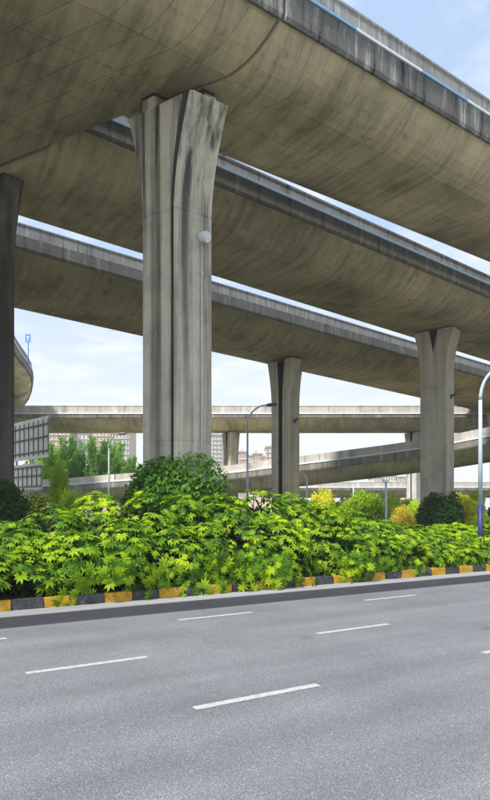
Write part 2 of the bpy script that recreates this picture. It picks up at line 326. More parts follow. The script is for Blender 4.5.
# lane dashes, pieces of the road: (row distance, photo pixel at a dash's start, to fix the phase)
def on_ground(x, y):
    Z = F * EYE / (y - HY); return Vector(((x - CX) / F * Z, Z, 0))
dash_mesh = {}
for row_px in ((28, 676), (198, 711), (180, 621)):
    P0 = on_ground(*row_px); u0 = P0.dot(RU); nn = {28: 10.23, 198: 7.27, 180: 13.2}[row_px[0]]
    for k in range(-6, 9):
        mb = MB(); a, w = 2.1, 0.074
        me = dash_mesh.get('d')
        if me is None:
            mb.add([RU * 0 - RN * w, RU * a - RN * w, RU * a + RN * w, RU * 0 + RN * w], [(0, 1, 2, 3)])
            me = dash_mesh['d'] = mb.mesh('lane_dash', M['paint'])
        link('lane_dash', me, road, rp(u0 + 5.98 * k, nn, 0.005))
# kerb stones
kerb = link('kerb', None); kerb.location = rp(0, KN); tag(kerb, kind='structure')
kst = {}
def kerb_stone_mesh(mat, seed):
    rg = random.Random(seed); bm = bmesh.new(); L = 0.835; h = 0.30; d = 0.17; g = 0.012
    mb = MB(); mb.box(RU * L / 2 + RN * d / 2 + UP * (h / 2 - 0.02), (L / 2 - g / 2, d / 2, h / 2), (RU, RN, UP))
    me = mb.mesh('kerb_stone', mat); bm.from_mesh(me); bmesh.ops.recalc_face_normals(bm, faces=bm.faces)
    bmesh.ops.bevel(bm, geom=bm.edges[:], offset=0.022, segments=2, affect='EDGES')
    for v in bm.verts: v.co += Vector((rg.uniform(-1, 1), rg.uniform(-1, 1), rg.uniform(-1, 1))) * 0.004
    bm.to_mesh(me); bm.free(); return me
for k in range(4): kst[k] = kerb_stone_mesh(M['kerb_yellow'] if k % 2 == 0 else M['kerb_black'], k)
ku0 = on_ground(41.5, 606.5).dot(RU)
for k in range(-14, 60):
    o = link('kerb_stone', kst[(k % 2) + 2 * random.randint(0, 1)], kerb, rp(ku0 + 0.835 * k, KN + random.uniform(-0.006, 0.006), random.uniform(-0.006, 0.006)))

# ------------------------------------------------------------------ decks
def sweep(path, prof, skew=(0, 0), closed=True):
    """prof: [(v, z)] across the deck, v to the right of the direction of travel."""
    mb = MB(); n = len(path); m = len(prof)
    for i, P in enumerate(path):
        P = Vector(P); a = Vector(path[max(i - 1, 0)]); c = Vector(path[min(i + 1, n - 1)])
        d = (c - a); d.z = 0; d.normalize(); t = Vector((d.y, -d.x, 0))
        sk = skew[0] if i == 0 else (skew[1] if i == n - 1 else 0)
        sl = (c.z - a.z) / max(1e-6, (Vector((c.x - a.x, c.y - a.y, 0))).length)
        for v, z in prof: mb.v.append(tuple(P + t * v + UP * (z + sl * sk * v) + d * (sk * v)))
    for i in range(n - 1):
        for k in range(m if closed else m - 1):
            k2 = (k + 1) % m; a = i * m
            mb.f.append((a + k, a + k2, a + m + k2, a + m + k)); mb.m.append(0)
    if closed:
        mb.f.append(tuple(range(m))); mb.m.append(0); mb.f.append(tuple((n - 1) * m + k for k in reversed(range(m)))); mb.m.append(0)
    return mb
RISE = 1.5; LIPH = 1.1; PAR = 0.95
def curve_pts(flat, half, rise, nseg=8):
    return [(flat + (half - flat) * k / nseg, rise * (0.25 * k / nseg + 0.75 * (k / nseg) ** 2.2)) for k in range(nseg + 1)]
def belly(flat, half, rise=RISE):
    c = curve_pts(flat, half, rise)
    return c, [(-v, z) for v, z in reversed(c)]
def girder_profile(flat, half, rise=RISE, top=2.5, fl=None, fh=None, fall=0.0):
    near, _ = belly(flat, half, rise); _, far = belly(fl or flat, fh or half, rise)
    far = [(v, z + fall * v) for v, z in far]
    return far + [(0.0, 0.0)] + near + [(half, top), (-(fh or half), top + (fall * -(fh or half) if fall else 0))]
def seg_path(O, d, us, slope):
    return [O + d * u + UP * (slope * u) for u in us]

def deck(name, label, O, d, slope, u0, u1, flat, half, mats, skew0=0.0, conduit=True, panels=None, seglen=6.0, group=None, far_par=True, wide=None, LIPH=1.1, PAR=0.95, cond=None):
    """O: point on the axis at soffit level. One deck = girder, edge beams, parapet panels, conduits, soffit panels."""
    root = thing(name, O, label, 'overpass', group)
    t = Vector((d.y, -d.x, 0)); fl, fh, fall = wide if wide else (flat, half, 0.0)
    path = seg_path(O, d, [u0, u1], slope)
    sk = (skew0, 0) if u0 > -5 else (0, skew0)
    sweep(path, girder_profile(flat, half, fl=fl, fh=fh, fall=fall), sk).build('girder', mats['soffit'], root)
    # edge beams
    for sgn, hw in ((1, half), (-1, fh)):
        if sgn < 0 and not far_par: continue
        zo = fall * -hw if sgn < 0 else 0
        e = [(sgn * (hw - 0.05), zo + RISE - 0.06), (sgn * (hw + 0.10), zo + RISE - 0.10), (sgn * (hw + 0.16), zo + RISE + 0.06), (sgn * (hw + 0.18), zo + RISE + LIPH), (sgn * (hw - 0.05), zo + RISE + LIPH)]
        sweep(path, e, sk).build('edge_beam', mats['edge'], root)
        zb = zo + RISE + LIPH + 0.002
        q = [(sgn * (hw + 0.12), zb), (sgn * (hw + 0.09), zb + PAR - 0.12), (sgn * (hw + 0.13), zb + PAR - 0.10), (sgn * (hw + 0.13), zb + PAR), (sgn * (hw - 0.16), zb + PAR), (sgn * (hw - 0.28), zb)]
        sh = (skew0 * sgn * hw); ua = u0 + (sh if u0 > -5 else 0); ub = u1 + (0 if u0 > -5 else sh)
        nseg = max(1, int((ub - ua) / seglen)); L = (ub - ua) / nseg
        me = sweep(seg_path(Vector((0, 0, 0)), d, [0.012, L - 0.012], slope), q)
        mesh = me.mesh('parapet_panel', mats['parapet'])
        bm = bmesh.new(); bm.from_mesh(mesh); bmesh.ops.recalc_face_normals(bm, faces=bm.faces); bm.to_mesh(mesh); bm.free()
        for k in range(nseg):
            link('parapet_panel', mesh, root, O + d * (ua + L * k) + UP * (slope * (ua + L * k)))
        if cond and sgn > 0:
            sweep(path, [(hw + 0.10, zb + 0.005), (hw + 0.26, zb + 0.005), (hw + 0.26, zb + 0.17), (hw + 0.10, zb + 0.17)], sk).build('conduit', cond, root)
        if conduit and sgn > 0:
            cs = {}
            lens = (3.4, 4.1); u = ua + 0.3; k = 0
            for key, mt, ln in (('b', M['conduit_blue'], lens[0]), ('w', M['conduit_white'], lens[1])):
                qq = [(hw + 0.14, zb + 0.005), (hw + 0.26, zb + 0.005), (hw + 0.26, zb + 0.12), (hw + 0.14, zb + 0.12)]
                cm = sweep(seg_path(Vector((0, 0, 0)), d, [0, ln - 0.03], slope), qq).mesh('conduit', mt)
                bm = bmesh.new(); bm.from_mesh(cm); bmesh.ops.recalc_face_normals(bm, faces=bm.faces); bm.to_mesh(cm); bm.free()
                cs[key] = cm
            while u < ub - 4:
                key = 'b' if k % 2 == 0 else 'w'
                link('conduit', cs[key], root, O + d * u + UP * (slope * u)); u += lens[k % 2]; k += 1
            br = MB()
    # board-marked soffit panels
    if panels:
        pu0, pu1, du, vcells, psk = panels
        for (v0, v1) in vcells:
            g = 0.016; K = 5
            def zb_(v):
                if v > flat: 
                    s = (v - flat) / (half - flat); return RISE * (0.25 * s + 0.75 * s ** 2.2)
                if v < -fl:
                    s = (-v - fl) / (fh - fl); return RISE * (0.25 * s + 0.75 * s ** 2.2) + fall * v
                return fall * min(v, 0)
            mb = MB(); n0 = len(mb.v)
            ring = []
            for j in range(K + 1):
                v = v0 + g + (v1 - v0 - 2 * g) * j / K
                # local outward normal of the soffit
                e = 0.02; dz = (zb_(v + e) - zb_(v - e)) / (2 * e); nv = Vector((dz, -1)).normalized()
                for off in (0.024, -0.004):
                    for uu in (g, du - g):
                        vv = v + nv.x * off; z = zb_(v) + nv.y * off
                        mb.v.append(tuple(d * (uu + psk * vv) + t * vv + UP * (z + slope * (uu + psk * vv))))
            for j in range(K):
                a = j * 4; b_ = a + 4
                for fc in ((a, a + 1, b_ + 1, b_), (a, b_, b_ + 2, a + 2), (a + 1, a + 3, b_ + 3, b_ + 1)): mb.f.append(fc); mb.m.append(0)
            mb.f.append((0, 2, 3, 1)); mb.m.append(0); e = K * 4; mb.f.append((e, e + 1, e + 3, e + 2)); mb.m.append(0)
            me = mb.mesh('soffit_panel', mats['soffit'])
            bm = bmesh.new(); bm.from_mesh(me); bmesh.ops.recalc_face_normals(bm, faces=bm.faces); bm.to_mesh(me); bm.free()
            k = 0
            while pu0 + du * (k + 1) <= pu1 + 1e-6:
                u = pu0 + du * k; link('soffit_panel', me, root, O + d * u + UP * (slope * u)); k += 1
    return root

A1 = Vector((-2.77, 24.55, 0)); d1 = Vector((math.cos(R(35)), math.sin(R(35)), 0))
A2 = Vector((-12.9, 29.6, 0)); B2 = Vector((16.0, 50.0, 0)); d2 = (B2 - A2).normalized(); L2 = (B2 - A2).length
A3 = Vector((3.9, 58, 0)); B3 = Vector((33.7, 79, 0)); d3 = (B3 - A3).normalized(); L3 = (B3 - A3).length
SK = 0.547
Z1 = EYE + 16.9; Z2 = EYE + 16.2; S2 = -(16.2 - 14.8) / L2; Z3 = EYE + 14.3; S3 = -1.4 / L3
near_m = dict(soffit=M['soffit_near'], edge=M['edge'], parapet=M['parapet'])
wide_m = dict(soffit=M['soffit_wide'], edge=M['edge'], parapet=M['parapet'])
M['edge_mid'] = streak_mat('softly_streaked_edge_concrete', g3(0.10), (0.19, 0.185, 0.17), (0.31, 0.30, 0.275), 2.4, 0.25)
mid_m = dict(soffit=M['soffit_mid'], edge=M['edge_mid'], parapet=M['parapet'])
far_m = dict(soffit=M['soffit_far'], edge=M['edge_far'], parapet=M['parapet_far'])
O1 = A1 + UP * Z1
deck('overpass_deck', 'highest concrete deck, with blue and white conduit, starting at the joint over the stained pillar', O1, d1, 0.0, 0.10, 48, 2.0, 4.0, near_m, SK,
     panels=(0.14, 46, 2.44, [(-3.7, -2.0), (-2.0, -0.1), (-0.1, 2.05), (2.05, 3.9)], SK))
deck('overpass_deck', 'wide concrete deck with flat board-marked underside that ends at the joint over the stained pillar', O1, d1, 0.0, -52, -0.08, 2.0, 4.0, wide_m, SK,
     panels=(-42.78, -0.08, 1.22, [(-12.1, -9.7), (-9.7, -7.3), (-7.3, -4.9), (-4.9, -2.45), (-2.45, -0.1), (-0.1, 2.05), (2.05, 3.9)], SK), wide=(12.1, 14.4, 0.035))
O2 = A2 + UP * Z2
deck('overpass_deck', 'concrete deck with thin blue conduit resting on the tan pillar with notched head', O2, d2, S2, 0.12, 84, 2.1, 4.6, mid_m, SK, LIPH=0.80, PAR=0.82, conduit=False, cond=M['conduit_pale'],
     panels=(0.2, 66, 2.44, [(-4.2, -2.1), (-2.1, 0.0), (0.0, 2.1), (2.1, 4.4)], SK))
O3 = A3 + UP * Z3
deck('overpass_deck', 'concrete deck carried by the slim grooved pillar with a deep dark slot', O3, d3, S3, -64, 88, 2.0, 5.0, mid_m, 0.0, conduit=False, LIPH=0.80, PAR=0.82)
O4 = Vector((0, 88, EYE + 11.2)); d4 = Vector((1, 0.0, 0)).normalized()
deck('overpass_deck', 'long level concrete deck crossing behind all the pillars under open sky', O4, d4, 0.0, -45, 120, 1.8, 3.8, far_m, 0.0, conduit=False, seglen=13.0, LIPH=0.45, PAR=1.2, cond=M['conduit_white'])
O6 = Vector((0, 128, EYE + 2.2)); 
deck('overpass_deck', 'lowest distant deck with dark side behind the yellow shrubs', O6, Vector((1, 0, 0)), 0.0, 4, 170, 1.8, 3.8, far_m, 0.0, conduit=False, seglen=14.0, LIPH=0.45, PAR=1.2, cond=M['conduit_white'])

def curved_deck(label, ctr, flat, half, mats, step=4, conduit=False, cond_mat=None):
    root = thing('overpass_ramp', ctr[0], label, 'ramp')
    # Catmull-Rom through the control points
    P = [Vector(c) for c in ctr]; P = [P[0] * 2 - P[1]] + P + [P[-1] * 2 - P[-2]]; path = []
    for i in range(1, len(P) - 2):
        for k in range(step):
            t = k / step; a, b, c, e = P[i - 1], P[i], P[i + 1], P[i + 2]
            path.append(0.5 * ((2 * b) + (c - a) * t + (2 * a - 5 * b + 4 * c - e) * t * t + (3 * b - 3 * c + e - a) * t ** 3))
    path.append(P[-2])
    sweep(path, girder_profile(flat, half)).build('girder', mats['soffit'], root)
    for sgn in (1, -1):
        e = [(sgn * (half - 0.05), RISE - 0.06), (sgn * (half + 0.10), RISE - 0.10), (sgn * (half + 0.16), RISE + 0.06), (sgn * (half + 0.18), RISE + LIPH - 0.35), (sgn * (half - 0.05), RISE + LIPH - 0.35)]
        sweep(path, e).build('edge_beam', mats['edge'], root)
        zb = RISE + LIPH - 0.348
        w = [(sgn * (half + 0.10), zb), (sgn * (half + 0.24), zb), (sgn * (half + 0.24), zb + 0.16), (sgn * (half + 0.10), zb + 0.16)]
        sweep(path, w).build('conduit', M['conduit_white'], root)
        q = [(sgn * (half + 0.08), zb + 0.002), (sgn * (half + 0.06), zb + PAR + 0.1), (sgn * (half - 0.16), zb + PAR + 0.1), (sgn * (half - 0.25), zb + 0.002)]
        for i in range(0, len(path) - 1, 2):
            sweep(path[i:min(i + 3, len(path))], q).build('parapet_panel', mats['parapet'], root)
    return root, path
# ramp rising to the right behind the slim pillar: (photo x, parapet-top row, depth)
c5 = []
for x, y, Z in ((-60, 483, 95), (59, 479, 88), (126, 474, 83), (232, 466, 77), (300, 457.5, 73), (365, 449, 70), (430, 440, 67.5), (490, 430, 65), (600, 408, 60), (720, 380, 56)):
    p_ = px(x, y, Z); c5.append(p_ + Vector((0, 4.2, -(RISE + LIPH - 0.35 + PAR + 0.1))))
curved_deck('low concrete ramp rising behind the slim grooved pillar, pale streaked parapet', c5, 1.9, 4.0, far_m)
# ramp curving off to the left past the sign backs
E7 = [(-20.0, 40), (-22.1, 52), (-25.4, 66.8), (-29.2, 82.6), (-40.2, 105.6), (-58, 126), (-82, 143)]
c7 = []
for i, (x, y) in enumerate(E7):
    a = Vector((*E7[max(i - 1, 0)], 0)); c_ = Vector((*E7[min(i + 1, len(E7) - 1)], 0)); dd = (c_ - a).normalized()
    c7.append(Vector((x, y, EYE + 17.0 - RISE)) + Vector((-dd.y, dd.x, 0)) * 4.1)
ramp7_m = dict(soffit=soffit_mat('soffit_ramp', (0.55, 0.50, 0.36), 0.0), edge=M['edge_far'], parapet=M['parapet'])
ramp7, path7 = curved_deck('concrete ramp curving away beyond the dark ivy-footed pillar, blue sign on its parapet', c7, 1.9, 4.0, ramp7_m)

# ------------------------------------------------------------------ pillars
def pillar(name, label, C, wax, dax, hw, hwt, hd, ztop, soffit_z, mat, flare=4.3, goff=0.0, gw=0.13, gwt=0.34, gdepth=0.30, notch_only=False, zb=0.2, joint=True, group=None, blocks=None):
    """wax / dax: plan directions across and along; front face looks towards -dax."""
    root = thing(name, Vector((C.x, C.y, zb)), label, 'pillar', group)
    wax = Vector((*wax, 0)).normalized(); dax = Vector((*dax, 0)).normalized()
    levels = []
    zf = ztop - flare
    zj = [zb + (zf - zb) * 0.36, zf - 0.02]
    zs = [zb - 0.3]
    for q in zj: zs += [q - 0.025, q - 0.012, q + 0.012, q + 0.02]
    rec = {2, 3, 6, 7}
    zs += [zf + flare * k / 10 for k in range(1, 11)]
    mb = MB(); m = 0
    for iz, z in enumerate(zs):
        ins = 0.018 if iz in rec else 0.0
        s = max(0, (z - zf) / flare); h = hw - ins + (hwt - hw) * s ** 1.7
        gs = s ** 1.5
        g = gw + (gwt - gw) * gs; gd = gdepth
        if notch_only: g = max(0.004, gwt * max(0, (s - 0.45) / 0.55)); gd = 0.01 + gdepth * max(0, (s - 0.45) / 0.55) ** 0.7
        go = goff * h; c = 0.07
        for w, d_ in ((-h + c, -hd), (go - g, -hd), (go - g * 0.6, -hd + gd), (go + g * 0.6, -hd + gd), (go + g, -hd), (h - c, -hd), (h, -hd + c),
                      (h, hd - c), (h - c, hd), (g, hd), (g * 0.6, hd - gd), (-g * 0.6, hd - gd), (-g, hd), (-h + c, hd), (-h, hd - c), (-h, -hd + c)):
            mb.v.append(tuple(C + wax * w + dax * (d_ - math.copysign(ins, d_)) + UP * z))
        m = 16
    for i in range(len(zs) - 1):
        for k in range(m):
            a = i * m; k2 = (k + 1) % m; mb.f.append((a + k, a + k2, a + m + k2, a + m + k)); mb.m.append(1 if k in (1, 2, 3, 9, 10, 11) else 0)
    mb.f.append(tuple(range(m))); mb.m.append(0); mb.f.append(tuple((len(zs) - 1) * m + k for k in reversed(range(m)))); mb.m.append(0)
    mb.build('shaft', [mat, M['groove_dark']], root)
    # bearing blocks and pads under the girder
    hgt = soffit_z - ztop
    if hgt > 0.02:
        for sw, sd in (blocks or [(a_, b_) for a_ in (-0.56, 0.56) for b_ in ((-0.47, 0.47) if joint else (0,))]):
            if True:
                pc = C + wax * (sw * hwt) + dax * (sd * hd)
                b1 = MB(); b1.box(pc + UP * (ztop + hgt * 0.36), (hwt * 0.22, hd * (0.33 if joint else 0.6), hgt * 0.36 + 0.01), (wax, dax, UP)); b1.build('bearing_block', mat, root)
                b2 = MB(); b2.box(pc + UP * (ztop + hgt * 0.87), (hwt * 0.2, hd * (0.3 if joint else 0.5), hgt * 0.15 + 0.012), (wax, dax, UP)); b2.build('bearing_pad', M['dark_gap'], root)
    return root
def ax(deg): return (math.cos(R(deg)), math.sin(R(deg)))
wj = (0.839, -0.545)                                   # along the skewed joint, towards the camera side
P1 = pillar('pillar', 'thick stained concrete pillar with white floodlight and conduit, ivy mound at its foot', A1, wj, ax(35), 0.88, 1.70, 0.875, EYE + 16.15, Z1, M['col'], goff=0.84, gw=0.07, gwt=0.17, gdepth=0.10, blocks=[(-0.42, -0.55), (-0.5, 0.5), (0.42, 0.62)])
# floodlight and conduit pipe on the pillar's side face
fw = Vector((*wj, 0)); fd = Vector((*ax(35), 0))
side = A1 + fw * 0.88
fz = EYE + (HY - 236) / F * 24.0
mb = MB(); c0 = side + fd * 0.30
mb.tube([c0 + UP * (fz - 0.1) - fw * 0.02 + fw * 0.0, c0 + UP * (fz - 0.1) + fw * 0.09], 0.05, 8)
br = mb.build('bracket', M['white'], P1)
mb = MB(); ctr = c0 + UP * fz + fw * 0.22 - fd * 0.05
for k in range(1): mb.tube([ctr - fw * 0.17 + UP * 0.05, ctr - fw * 0.12 + UP * 0.03, ctr + fw * 0.10 - UP * 0.02, ctr + fw * 0.2 - UP * 0.05], [0.10, 0.20, 0.23, 0.20], 14)
mb.build('floodlight', M['white'], P1, smooth=False)
mb = MB(); mb.tube([c0 + UP * (fz - 0.15) + fw * 0.05, c0 + UP * 7.0 + fw * 0.05, c0 + UP * 0.6 + fw * 0.05], 0.05, 10); mb.build('conduit_pipe', M['pipe'], P1, smooth=True)
for zc in (12.2, 9.6, 7.0, 4.8):
    mb = MB(); mb.box(c0 + UP * zc + fw * 0.03, (0.035, 0.09, 0.03), (fw, fd, UP)); mb.build('pipe_clamp', M['galv'], P1)

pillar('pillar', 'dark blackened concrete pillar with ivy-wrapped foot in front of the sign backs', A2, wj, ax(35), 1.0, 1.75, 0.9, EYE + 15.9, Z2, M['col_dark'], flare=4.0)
P2 = pillar('pillar', 'tan concrete pillar with a short notch at its head, dark ivy round its foot', B2, ax(-40), ax(50), 1.14, 1.70, 0.82, EYE + 14.62, Z2 + S2 * L2, M['col_mid'], flare=3.4, notch_only=True, gwt=0.36, gdepth=0.4, joint=False)
P3 = pillar('pillar', 'slim concrete pillar with a dark full-height groove between two lobes', A3, ax(-48), ax(42), 1.16, 1.72, 0.80, EYE + 14.1, Z3, M['col_mid'], flare=4.2, goff=0.1, gw=0.24, gwt=0.50, gdepth=0.7, joint=False)
pillar('pillar', 'flared concrete pillar just past the tall blue-footed street lamp', B3, ax(-55), ax(35), 1.16, 1.72, 0.80, EYE + 12.7, Z3 + S3 * L3, M['col_mid'], flare=4.0, gw=0.2, gwt=0.5, gdepth=0.5, joint=False)
for (x, lab, mt) in ((231, 'small distant pillar under the level deck beside a thin street lamp', 'col_mid'), (414.5, 'whitish distant pillar under the level deck, crossed by the low ramp', 'col_pale')):
    C_ = Vector(((x - CX) / F * 88, 88, 0)); pillar('pillar', lab, C_, (0.55, -0.835), (0.835, 0.55), 0.95, 1.35, 0.75, EYE + 11.0, EYE + 11.2, M[mt], flare=3.2, joint=False, gw=0.12, gwt=0.3, zb=0.0)
    # the far ends and hidden supports of the decks
hid = 'concrete pillar of the interchange standing out of view'
def hidden(C, ztop, d): pillar('pillar', hid, C, (d.y, -d.x), (d.x, d.y), 1.1, 1.7, 0.8, ztop - 0.2, ztop, M['col_mid'], joint=False, zb=0.0, group='pillars standing out of view')
hidden(A1 + d1 * 40, Z1, d1); hidden(A2 + d2 * 74, Z2 + S2 * 74, d2)
hidden(A3 - d3 * 40, Z3 - S3 * 40, d3); hidden(A3 + d3 * 76, Z3 + S3 * 76, d3)
hidden(A1 - d1 * 36 + Vector((d1.y, -d1.x, 0)) * -1.0, Z1 - 0.035, d1); hidden(A1 - d1 * 36 + Vector((d1.y, -d1.x, 0)) * -9.8, Z1 - 0.343, d1)
hidden(Vector((-42, 88, 0)), O4.z, d4); hidden(Vector((70, 88, 0)), O4.z, d4)
for i in (4, 12): hidden(Vector((path7[i].x, path7[i].y, 0)), path7[i].z, (path7[i + 1] - path7[i]).normalized())
for x in (287, 438, 700):
    # supports of the low ramp, behind the nearer pillars
    best = min(c5, key=lambda q: abs(CX + F * q.x / q.y - x)); i0 = c5.index(best)
    k = min(range(len(c5) - 1), key=lambda j: 0 if CX + F * c5[j].x / c5[j].y <= x <= CX + F * c5[j + 1].x / c5[j + 1].y else 1)
    xa, xb = CX + F * c5[k].x / c5[k].y, CX + F * c5[k + 1].x / c5[k + 1].y; t_ = (x - xa) / (xb - xa); q = c5[k].lerp(c5[k + 1], t_)
    dd = (c5[k + 1] - c5[k]); dd.z = 0; dd.normalize()
    if x > 600: hidden(Vector((q.x, q.y, 0)), q.z, dd)
    else: pillar('pillar', 'pillar under the low ramp hidden behind a nearer pillar', Vector((q.x, q.y, 0)), (dd.y, -dd.x), (dd.x, dd.y), 0.6, 0.9, 0.5, q.z - 0.25, q.z - 0.02, M['col_mid'], flare=1.6, joint=False, zb=0.0, group='pillars under the low ramp')
for x in (300, 345, 395, 440, 480):
    C_ = Vector(((x - CX) / F * 128, 128, 0)); pillar('pillar', 'short pillar under the lowest distant deck behind the shrubs', C_, (1, 0), (0, 1), 0.8, 1.1, 0.6, O6.z - 0.2, O6.z, M['col_mid'], flare=1.2, joint=False, zb=0.0, group='short pillars under the lowest deck')
# small wall lamps on two pillars
for Pz, C_, wa, off, row, Z in ((P2, B2, ax(-40), 1.14, 396, 49), (P3, A3, ax(-48), 1.16, 421, 57)):
    wv = Vector((*wa, 0)); zc = EYE + (HY - row) / F * Z
    mb = MB(); mb.box(C_ + wv * (off + 0.07) + UP * zc, (0.10, 0.10, 0.16), (wv, Vector((-wv.y, wv.x, 0)), UP)); mb.tube([C_ + wv * (off + 0.1) + UP * (zc + 0.05), C_ + wv * (off + 0.45) + UP * (zc + 0.18)], [0.05, 0.16], 8)
    mb.build('wall_lamp', M['lamp_dark'], Pz)

# ------------------------------------------------------------------ foliage helpers
def leaf_shape(seed, lobes=7, size=1.0):
    rg = random.Random(seed); mb = MB()
    for i in range(lobes):
        a = R(-140 + 280 * i / (lobes - 1) + rg.uniform(-6, 6)); Ln = (1.0 - 0.36 * abs(i - (lobes - 1) / 2) / ((lobes - 1) / 2)) * rg.uniform(0.9, 1.08)
        f = Vector((math.cos(a), math.sin(a), 0)); s = Vector((-math.sin(a), math.cos(a), 0)); w = 0.17 * Ln
        dr = lambda r: -0.16 * r * r
        c = Vector((0, 0, 0)); lft = f * (0.52 * Ln) + s * w + UP * (dr(0.52 * Ln) + 0.05); rgt = f * (0.52 * Ln) - s * w + UP * (dr(0.52 * Ln) + 0.05)
        mid = f * (0.55 * Ln) + UP * (dr(0.55 * Ln) - 0.02); tip = f * Ln + UP * (dr(Ln) + rg.uniform(-0.08, 0.04))
        mb.add([c, lft, mid, rgt, tip], [(0, 2, 1), (0, 3, 2), (1, 2, 4), (2, 3, 4)])
    mb.add([Vector((0, 0, 0)), Vector((-0.55, 0.015, -0.22)), Vector((-0.55, -0.015, -0.22))], [(0, 1, 2)])
    return mb
def rand_dir(rg):
    z = rg.uniform(-1, 1); a = rg.uniform(0, 2 * math.pi); r = math.sqrt(1 - z * z); return Vector((r * math.cos(a), r * math.sin(a), z))
def frame(fwd, nrm):
    f = fwd.normalized(); n_ = (nrm - f * nrm.dot(f)).normalized(); s = n_.cross(f)
    return Matrix(((f.x, s.x, n_.x), (f.y, s.y, n_.y), (f.z, s.z, n_.z))).to_4x4()
def add_leaf(mb, p, fwd, nrm, L, W):
    f = fwd.normalized(); s = f.cross(nrm)
    if s.length < 1e-4: s = f.orthogonal()
    s.normalize(); n_ = s.cross(f)
    mb.add([p, p + f * (L * 0.45) + s * (W / 2) + n_ * 0.12 * W, p + f * L - n_ * 0.1 * L, p + f * (L * 0.45) - s * (W / 2) + n_ * 0.12 * W], [(0, 1, 2), (0, 2, 3)])

# ------------------------------------------------------------------ the hedge of broad-leaved shrubs
LEAF = [leaf_shape(k, 8 if k % 2 else 9).mesh('leaf', M['leaf']) for k in range(4)]
def interp(tab, x):
    for (a, ya), (b, yb) in zip(tab, tab[1:]):
        if x <= b: return ya + (yb - ya) * max(0, (x - a) / (b - a))
    return tab[-1][1]
crest = [(-60, 520), (0, 516), (30, 514), (60, 501), (100, 493), (140, 488), (240, 488), (300, 491), (335, 506), (400, 523), (440, 521), (490, 520), (560, 518)]
shrubs = []
rg = random.Random(11)
def crest_h(u, nn):
    P = rp(u, nn); x = CX + F * P.x / P.y; return EYE + (HY - interp(crest, x)) / F * P.y - 0.22
for u in [i * 1.5 - 1.0 for i in range(19)]:
    uu = u + rg.uniform(-0.25, 0.25); H = crest_h(uu, KN + 3.4); shrubs.append(('b', uu, KN + 3.2 + rg.uniform(-0.2, 0.2), H * rg.uniform(0.96, 1.02)))
for u in [i * 1.45 - 0.6 for i in range(19)]:
    uu = u + rg.uniform(-0.3, 0.3); H = crest_h(uu, KN + 3.4) * rg.uniform(0.60, 0.78); shrubs.append(('f', uu, KN + 1.45 + rg.uniform(-0.15, 0.15), H))
ell = []
for row, u, nn, H in shrubs:
    rz = H * 0.56; ell.append((u, nn, H - rz * 0.98, 1.25 if row == 'b' else 1.15, 1.55 if row == 'b' else 1.3, rz))
def depth_in(u, nn, z, skip):
    best = 9
    for j, (a, b, c, ra, rb, rc) in enumerate(ell):
        if j == skip or abs(u - a) > 2.2: continue
        q = ((u - a) / ra) ** 2 + ((nn - b) / rb) ** 2 + ((z - c) / rc) ** 2
        best = min(best, q)
    return best
marks = ((-5, 'out of sight'), (18, 'before the blackened pillar'), (50, 'before the sign backs'), (120, 'before the row of trees'), (178, 'before the left half of the ivy mound'), (238, 'before the right half of the ivy mound'),
         (268, 'before the slim blue-grey lamp'), (312, 'before the slim grooved pillar'), (392, 'before the round lime shrub'), (422, 'before the amber shrub'), (462, 'before the tan notched pillar'), (500, 'around the blue-footed lamp'), (9999, 'out of sight'))
def shrub_label(row, u, nn):
    P = rp(u, nn); x = CX + F * P.x / P.y; where = next(w for lim, w in marks if x < lim)
    return ('low palmate-leaved shrub over the striped kerb, ' if row == 'f' else 'taller back-row palmate-leaved hedge shrub ') + where
toE = Vector((0, 0, EYE))
n_leaf = 0
